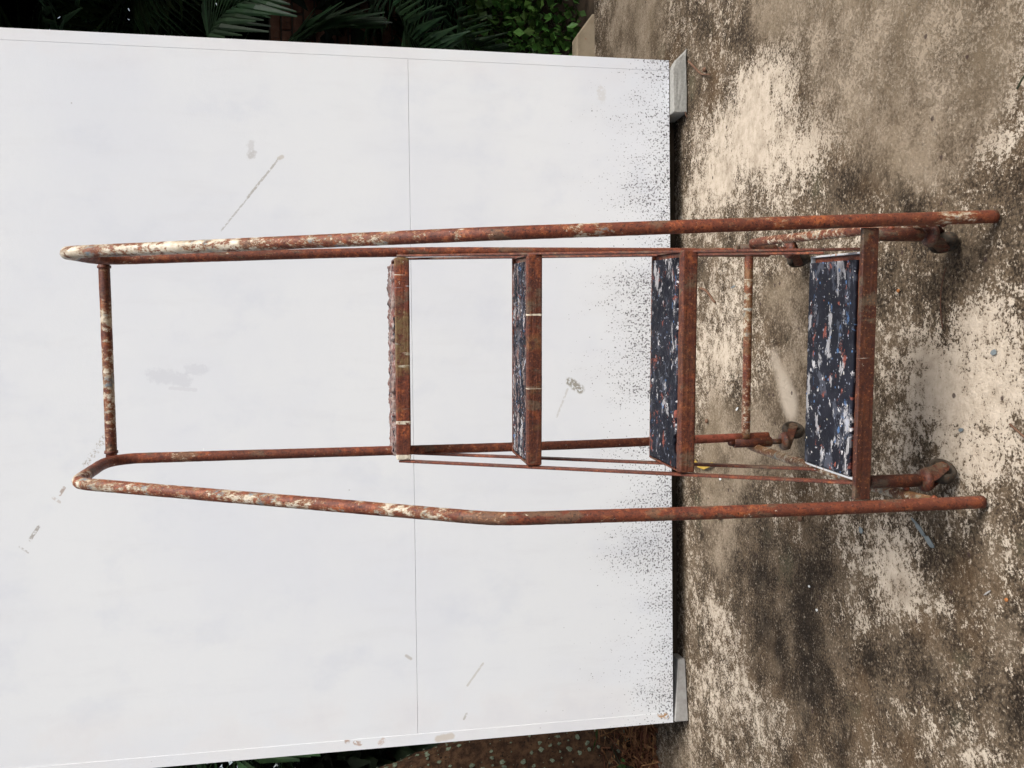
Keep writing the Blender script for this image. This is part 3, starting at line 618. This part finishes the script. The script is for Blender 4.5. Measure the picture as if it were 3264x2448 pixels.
pebble(.196, 1.905, .0045, 'seed', 'small yellowish seed on the ground just in front of the bottom tread', 'seed')
pebble(1.062, 2.994, .009, 'twig', 'reddish brown nut beside the forked twig', 'nut')
for x, y, r, lb in ((-.385, 2.375, .009, 'dark brown seed husk in the middle of the yard left of the casters'), (-.14, 3.03, .008, 'small dark seed husk behind the ladder, nearest the gap under the board'), (-.46, 2.93, .009, 'dark brown seed husk left of the ladder, close to the board')):
    pebble(x, y, r, 'twig', lb, 'seed husk')

# ------------------------------------------------------------------ vegetation
def leaf_cloud(n, fn, size, aspect=2.2, droop=.3, seed=0):
    """n rhombic leaves; fn(rng) gives centre and outward direction"""
    r = np.random.default_rng(seed); vs = np.zeros((n, 4, 3)); 
    P, D = fn(r, n); sz = size*r.uniform(.6, 1.35, n)
    D = D+r.normal(0, .55, (n, 3)); D[:, 2] -= droop; D /= np.linalg.norm(D, axis=1)[:, None]
    A = r.normal(0, 1, (n, 3)); Sx = np.cross(D, A); Sx /= np.linalg.norm(Sx, axis=1)[:, None]; Nn = np.cross(D, Sx)
    Ls = sz[:, None]; w = Ls/aspect
    vs[:, 0] = P-D*Ls*.5; vs[:, 2] = P+D*Ls*.5; vs[:, 1] = P+Sx*w*.5+Nn*Ls*.07; vs[:, 3] = P-Sx*w*.5+Nn*Ls*.07
    I = np.arange(n)*4; return mesh('leaves', vs.reshape(-1, 3).tolist(), np.stack([I, I+1, I+2, I+3], 1).tolist())
def clump_fn(centres, rad):
    C = np.array(centres); R_ = np.array(rad)
    def fn(r, n):
        k = r.integers(0, len(C), n); d = r.normal(0, 1, (n, 3)); d /= np.linalg.norm(d, axis=1)[:, None]
        return C[k]+d*(R_[k]*r.uniform(.35, 1.05, n)**.6)[:, None], d
    return fn
def tree(loc, h, spread, label, seed, n=5000, trunk_r=.10, low=.25, size=.16, mat='leaf', name='tree'):
    r = random.Random(seed); t = empty(name, loc); tag(t, label, 'tree', 'trees of the dark wood behind the board')
    lean = (r.uniform(-.4, .4), r.uniform(-.3, .3))
    link('trunk', tube(fillet([(0, 0, -.1), (lean[0]*.3, lean[1]*.3, h*.4), (lean[0], lean[1], h*.92)], .8, 6), lambda f: trunk_r*(1-.75*f), 10, .15, .006), M['bark'], t)
    cs, rs = [], []
    for k in range(26):
        z = h*r.uniform(low, 1.0); a = r.uniform(0, 6.28); q = spread*math.sqrt(r.random())*(1.1-.4*abs(z/h-.6)); cs.append((lean[0]*z/h+q*math.cos(a), lean[1]*z/h+q*math.sin(a), z)); rs.append(r.uniform(.35, .75)*spread*.5)
        if k < 8: link('limb', tube([Vector((lean[0]*z/h*.7, lean[1]*z/h*.7, z*.7)), Vector(cs[-1])], lambda f: trunk_r*.3*(1-.7*f), 6, .25), M['bark'], t)
    link('crown', leaf_cloud(n, clump_fn(cs, rs), size, 2.1, .4, seed), M[mat], t)
    return t
WOOD = [(-4.6, 6.3, 5.5, 1.9), (-2.9, 7.0, 6.2, 1.8), (-1.2, 6.8, 5.8, 1.8), (.6, 7.2, 6.4, 1.9), (2.3, 8.1, 6.6, 1.9), (4.1, 7.3, 6.0, 1.9), (5.8, 6.4, 5.4, 1.8), (-6.3, 5.3, 5.2, 1.8), (-3.8, 9.2, 7.5, 2.3), (0, 9.6, 8, 2.4), (3.4, 10.2, 8, 2.5), (6.6, 9.4, 7.5, 2.3), (4.9, 4.7, 6.2, 2.2), (3.6, 6.1, 6.5, 2.0)]  # last two: trees added to shade the palms, crowns above the view
WL = ['far left edge of the wood', 'leafy tree left of the board', 'left of centre directly behind the board', 'right of centre directly behind the board', 'behind the brick wall', 'right of the brick wall', 'far right edge of the wood', 'outermost on the left by the lichened trunk', 'second row, behind the left trees', 'second row, behind the board', 'second row, behind the brick wall', 'second row, far right', 'added out of view on the right past the kerb to shade the palms', 'tall one added over the ivy to shade the palms']
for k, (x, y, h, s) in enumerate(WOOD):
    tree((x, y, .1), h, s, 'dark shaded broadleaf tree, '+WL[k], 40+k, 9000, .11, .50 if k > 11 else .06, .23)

def frond(L, n, ll, w, droop, seed, lift=.9):
    """pinnate frond along +x rising then drooping; returns mesh"""
    r = random.Random(seed); vs, fs = [], []; pts = []
    for i in range(n+1):
        t = i/n; pts.append(Vector((L*t*(1-.25*t*droop), r.uniform(-.004, .004), L*(lift*t-droop*t*t))))
    for i in range(n):      # rib, a slim three-sided beam
        a, b = pts[i], pts[i+1]; k = len(vs); q = .011*(1-.8*i/n)
        for p in (a, b): vs += [(p.x, p.y-q, p.z), (p.x, p.y+q, p.z), (p.x, p.y, p.z-q*1.4)]
        fs += [(k, k+1, k+4, k+3), (k+1, k+2, k+5, k+4), (k+2, k, k+3, k+5)]
    for i in range(2, n+1):
        t = i/n; p = pts[i]; d = (pts[i]-pts[i-1]).normalized(); l = ll*(.45+.9*math.sin(math.pi*min(1, t*.85+.12)))*r.uniform(.85, 1.1)
        for s in (-1, 1):
            side = Vector((0, s, 0)); fwd = .55+.6*t
            v = (side+d*fwd+Vector((0, 0, .22))).normalized(); up_ = Vector((0, 0, 1)); ww = w*r.uniform(.8, 1.2)
            across = v.cross(up_).normalized()*ww*.5; k = len(vs); tip = p+v*l+Vector((0, 0, -l*r.uniform(.25, .55)))
            mid = p+v*l*.5+Vector((0, 0, -l*.06)); fold = Vector((0, 0, ww*.22))
            vs += [tuple(p-across*.4), tuple(p+across*.4), tuple(mid-across-fold), tuple(mid+across-fold), tuple(mid+fold*.3), tuple(tip-across*.18), tuple(tip+across*.18), tuple(p+fold*.2)]
            fs += [(k, k+7, k+4, k+2), (k+7, k+1, k+3, k+4), (k+2, k+4, k+5), (k+4, k+3, k+6), (k+4, k+6, k+5)]
    return mesh('frond', vs, fs)
FR = [frond(1.35, 26, .42, .040, .75, 1), frond(1.6, 30, .48, .042, 1.0, 2, 1.15), frond(1.2, 24, .40, .050, 1.15, 3, 1.0)]
for f_ in FR: f_.materials.append(M['palm'])
def palm(loc, h, nf, sc, label, seed, tilt=(0, 0)):
    r = random.Random(seed); t = empty('palm', loc); tag(t, label, 'palm', 'palms along the back of the yard')
    for k in range(3):
        a = k*2.1+r.random(); link('trunk', tube(fillet([(.08*math.cos(a), .08*math.sin(a), -.08), (.14*math.cos(a), .14*math.sin(a), h*.6), (.2*math.cos(a), .2*math.sin(a), h)], .3), lambda f: .035-.012*f, 8, .1, .002), M['stem'], t)
    for k in range(nf):
        a = 2*math.pi*k/nf+r.uniform(-.3, .3); o = bpy.data.objects.new('frond', FR[k % 3]); COL.objects.link(o); o.parent = t
        o.location = (.16*math.cos(a), .16*math.sin(a), h*r.uniform(.75, 1.)); o.rotation_euler = (r.uniform(-.2, .2), r.uniform(-.5, .35), a); q = sc*r.uniform(.8, 1.15); o.scale = (q, q, q)
palm((2.55, 5.35, .05), .46, 11, .72, 'green palm whose drooping frond hangs low beside the board', 3)
palm((2.75, 5.95, .1), 2.15, 12, .95, 'tall palm in front of the brick wall', 8)
palm((1.35, 5.7, .1), 1.7, 12, 1.0, 'palm hidden behind the right half of the board', 5)
palm((3.9, 5.5, .1), 1.3, 12, 1.0, 'palm at the right beyond the ivy', 6)
palm((-.3, 5.6, .1), 1.8, 12, 1.0, 'palm hidden behind the middle of the board', 12)
palm((-2.5, 5.2, .1), 1.6, 12, 1.0, 'palm behind the lichened trunk', 14)
palm((2.2, 6.6, .1), 2.7, 13, 1.05, 'tallest palm, deep in the shade right of the board', 17)

# shaded brick wall behind the palms: every brick a part
def brick_wall():
    t = empty('brick_wall', (2.0, 6.35, .05)); tag(t, 'old brown brick wall in deep shade behind the palm fronds', 'wall')
    link('mortar_core', box(-.06, 1.62, .012, .20, 0, 1.62, .004), M['mortar'], t)
    me = box(-.105, .105, -.05, .05, -.031, .031, .004, 1, .0015); me.materials.append(M['brick'])
    for row in range(22):
        for k in range(7):
            x = .05+k*.222+(.111 if row % 2 else 0)
            o = bpy.data.objects.new('brick', me); COL.objects.link(o); o.parent = t
            o.location = (x+random.uniform(-.003, .003), .05+random.uniform(-.004, .004), .035+row*.0735); o.rotation_euler = (0, 0, random.uniform(-.012, .012))
brick_wall()

# ivy over the bank behind the kerb
def ivy_fn(r, n):
    x = r.uniform(.9, 4.6, n); y = 4.50+r.random(n)**1.2*1.1
    top = .10+.34*np.clip((y-4.48)/.55, 0, 1)+.06*np.sin(x*7)+.05*np.sin(y*13+x*5)
    z = top*r.random(n)**.45; D = np.stack([r.normal(0, .3, n), np.full(n, -.8), np.full(n, .9)], 1)
    return np.stack([x, y, z], 1), D
o = link('ivy', leaf_cloud(9000, ivy_fn, .050, 1.25, 0, 5), M['ivy']); tag(o, 'bright green ivy carpet over the bank behind the kerb', 'ivy', None, 'stuff')

# leaning trunk with lichen at the left
def big_trunk():
    t = empty('lichened_tree', (-1.95, 4.25, 0)); tag(t, 'thick leaning tree trunk spotted with pale green lichen left of the board', 'tree')
    r = random.Random(4); path = resample(fillet([(.18, -.10, -.1), (.08, -.02, .5), (-.20, .05, 1.6), (-.55, .15, 3.6)], .4, 8), .035); sides = 64
    vs, fs = [], []; ph = [r.uniform(0, 6.28) for _ in range(8)]
    def rad(a, z): 
        base = .30+.16*math.exp(-max(z, 0)/.28)*(1+.55*math.cos(3*a+.6))-.03*z
        return base*(1+.05*math.sin(5*a+ph[0]+z*1.3)+.03*math.sin(11*a+ph[1]-z*3)+.02*math.sin(23*a+ph[2]+z*9)+.012*math.sin(z*31+ph[3]+7*a))
    surf = []
    for p in path:
        for k in range(sides):
            a = 2*math.pi*k/sides; q = rad(a, p.z)+r.uniform(-.005, .005); vs.append((p.x+q*math.cos(a), p.y+q*math.sin(a), p.z))
    n = len(path)
    for i in range(n-1):
        for k in range(sides): a, b = i*sides+k, i*sides+(k+1) % sides; fs.append((a, b, b+sides, a+sides))
    link('trunk', mesh('trunk', vs, fs), M['bark'], t, True)
    # lichen rosettes on the bark
    lv, lf = [], []
    for _ in range(3600):
        i = r.randrange(4, n-8); k = r.randrange(int(sides*.45), int(sides*1.08)) % sides; p = path[i]; v = Vector(vs[i*sides+k]); nr = Vector((v.x-p.x, v.y-p.y, .1)).normalized()
        e1 = nr.orthogonal().normalized(); e2 = nr.cross(e1); R_ = .002+.012*r.random()**2.4; b0 = len(lv); m_ = 10
        lv.append(tuple(v+nr*.006))
        for j in range(m_):
            a = 6.283*j/m_; q = R_*r.uniform(.55, 1.25); lv.append(tuple(v+nr*.0035+e1*q*math.cos(a)+e2*q*math.sin(a)))
        for j in range(m_): lf.append((b0, b0+1+j, b0+1+(j+1) % m_))
    o = link('lichen', mesh('lichen', lv, lf), M['lichen'], t, True); o['kind'] = 'stuff'
    cs = [(-.55+r.gauss(0, 1.1), .3+r.gauss(0, .9), 4.3+r.gauss(0, .55)) for _ in range(22)]
    link('crown', leaf_cloud(7000, clump_fn(cs, [.55]*22), .17, 2.1, .4, 77), M['leaf'], t)
big_trunk()
# dry litter of roots, stalks and leaves at its foot
def litter():
    r = random.Random(9); vs, fs = [], []
    for _ in range(1500):
        x = r.uniform(-2.7, -1.02); y = 3.60+abs(r.gauss(0, .22)); z = .02+.16*min(1, max(0, (y-3.58)/.3))*r.random(); L = r.uniform(.04, .22); a = r.uniform(0, 6.28); e = r.gauss(0, .45); w = r.uniform(.0012, .0035)
        d = Vector((math.cos(a)*math.cos(e), math.sin(a)*math.cos(e), math.sin(e))); s = d.orthogonal().normalized()*w; s2 = d.cross(s); p = Vector((x, y, z)); k = len(vs); bend = Vector((r.gauss(0, .12), r.gauss(0, .12), r.gauss(0, .1)))*L
        for q in (p-d*L*.5, p+bend, p+d*L*.5): 
            q.z = max(q.z, .003); vs += [tuple(q+s), tuple(q-s*.5+s2*.87), tuple(q-s*.5-s2*.87)]
        for j in (0, 3):
            for m_ in range(3): fs.append((k+j+m_, k+j+(m_+1) % 3, k+j+3+(m_+1) % 3, k+j+3+m_))
    o = link('dry_litter', mesh('dry_litter', vs, fs), M['litter']); tag(o, 'heap of dry reddish brown roots and stalks at the foot of the lichened trunk', 'litter', None, 'stuff')
    def fn(r_, n): 
        y = 3.60+np.abs(r_.normal(0, .26, n)); return np.stack([r_.uniform(-2.7, -1.02, n), y, .008+.13*np.clip((y-3.58)/.3, 0, 1)*r_.random(n)], 1), np.stack([r_.normal(0, 1, n), r_.normal(0, 1, n), r_.normal(0, .3, n)], 1)
    o = link('fallen_leaves', leaf_cloud(2600, fn, .038, 2., 0, 31), M['litter']); tag(o, 'carpet of small dead brown leaves under the litter heap', 'leaves', None, 'stuff')
litter()
def sprig(loc, n, size, label, seed, group=None):
    r = random.Random(seed); t = empty('green_plant', loc); tag(t, label, 'plant', group)
    for k in range(3): link('stem', tube(fillet([(0, 0, 0), (r.gauss(0, .02), r.gauss(0, .02), size), (r.gauss(0, .05), r.gauss(0, .05), size*1.8)], .03), .002, 5, .02), M['stem'], t)
    def fn(r_, m_): d = np.stack([r_.normal(0, 1, m_), r_.normal(0, 1, m_), np.full(m_, .5)], 1); return d*size*.35*[1, 1, .6]+[0, 0, size], d
    link('leaf_cluster', leaf_cloud(n, fn, size*.6, 2., 0, seed), M['ivy'], t)
sprig((-1.44, 3.82, .10), 14, .10, 'small green plant growing from the litter beside the trunk', 2)
sprig((-1.60, 3.70, .06), 8, .06, 'tiny green seedling in the dry litter', 3)
sprig((.548, 1.486, 0), 20, .010, 'small bright green weed in a crack at the edge of the yard', 4)
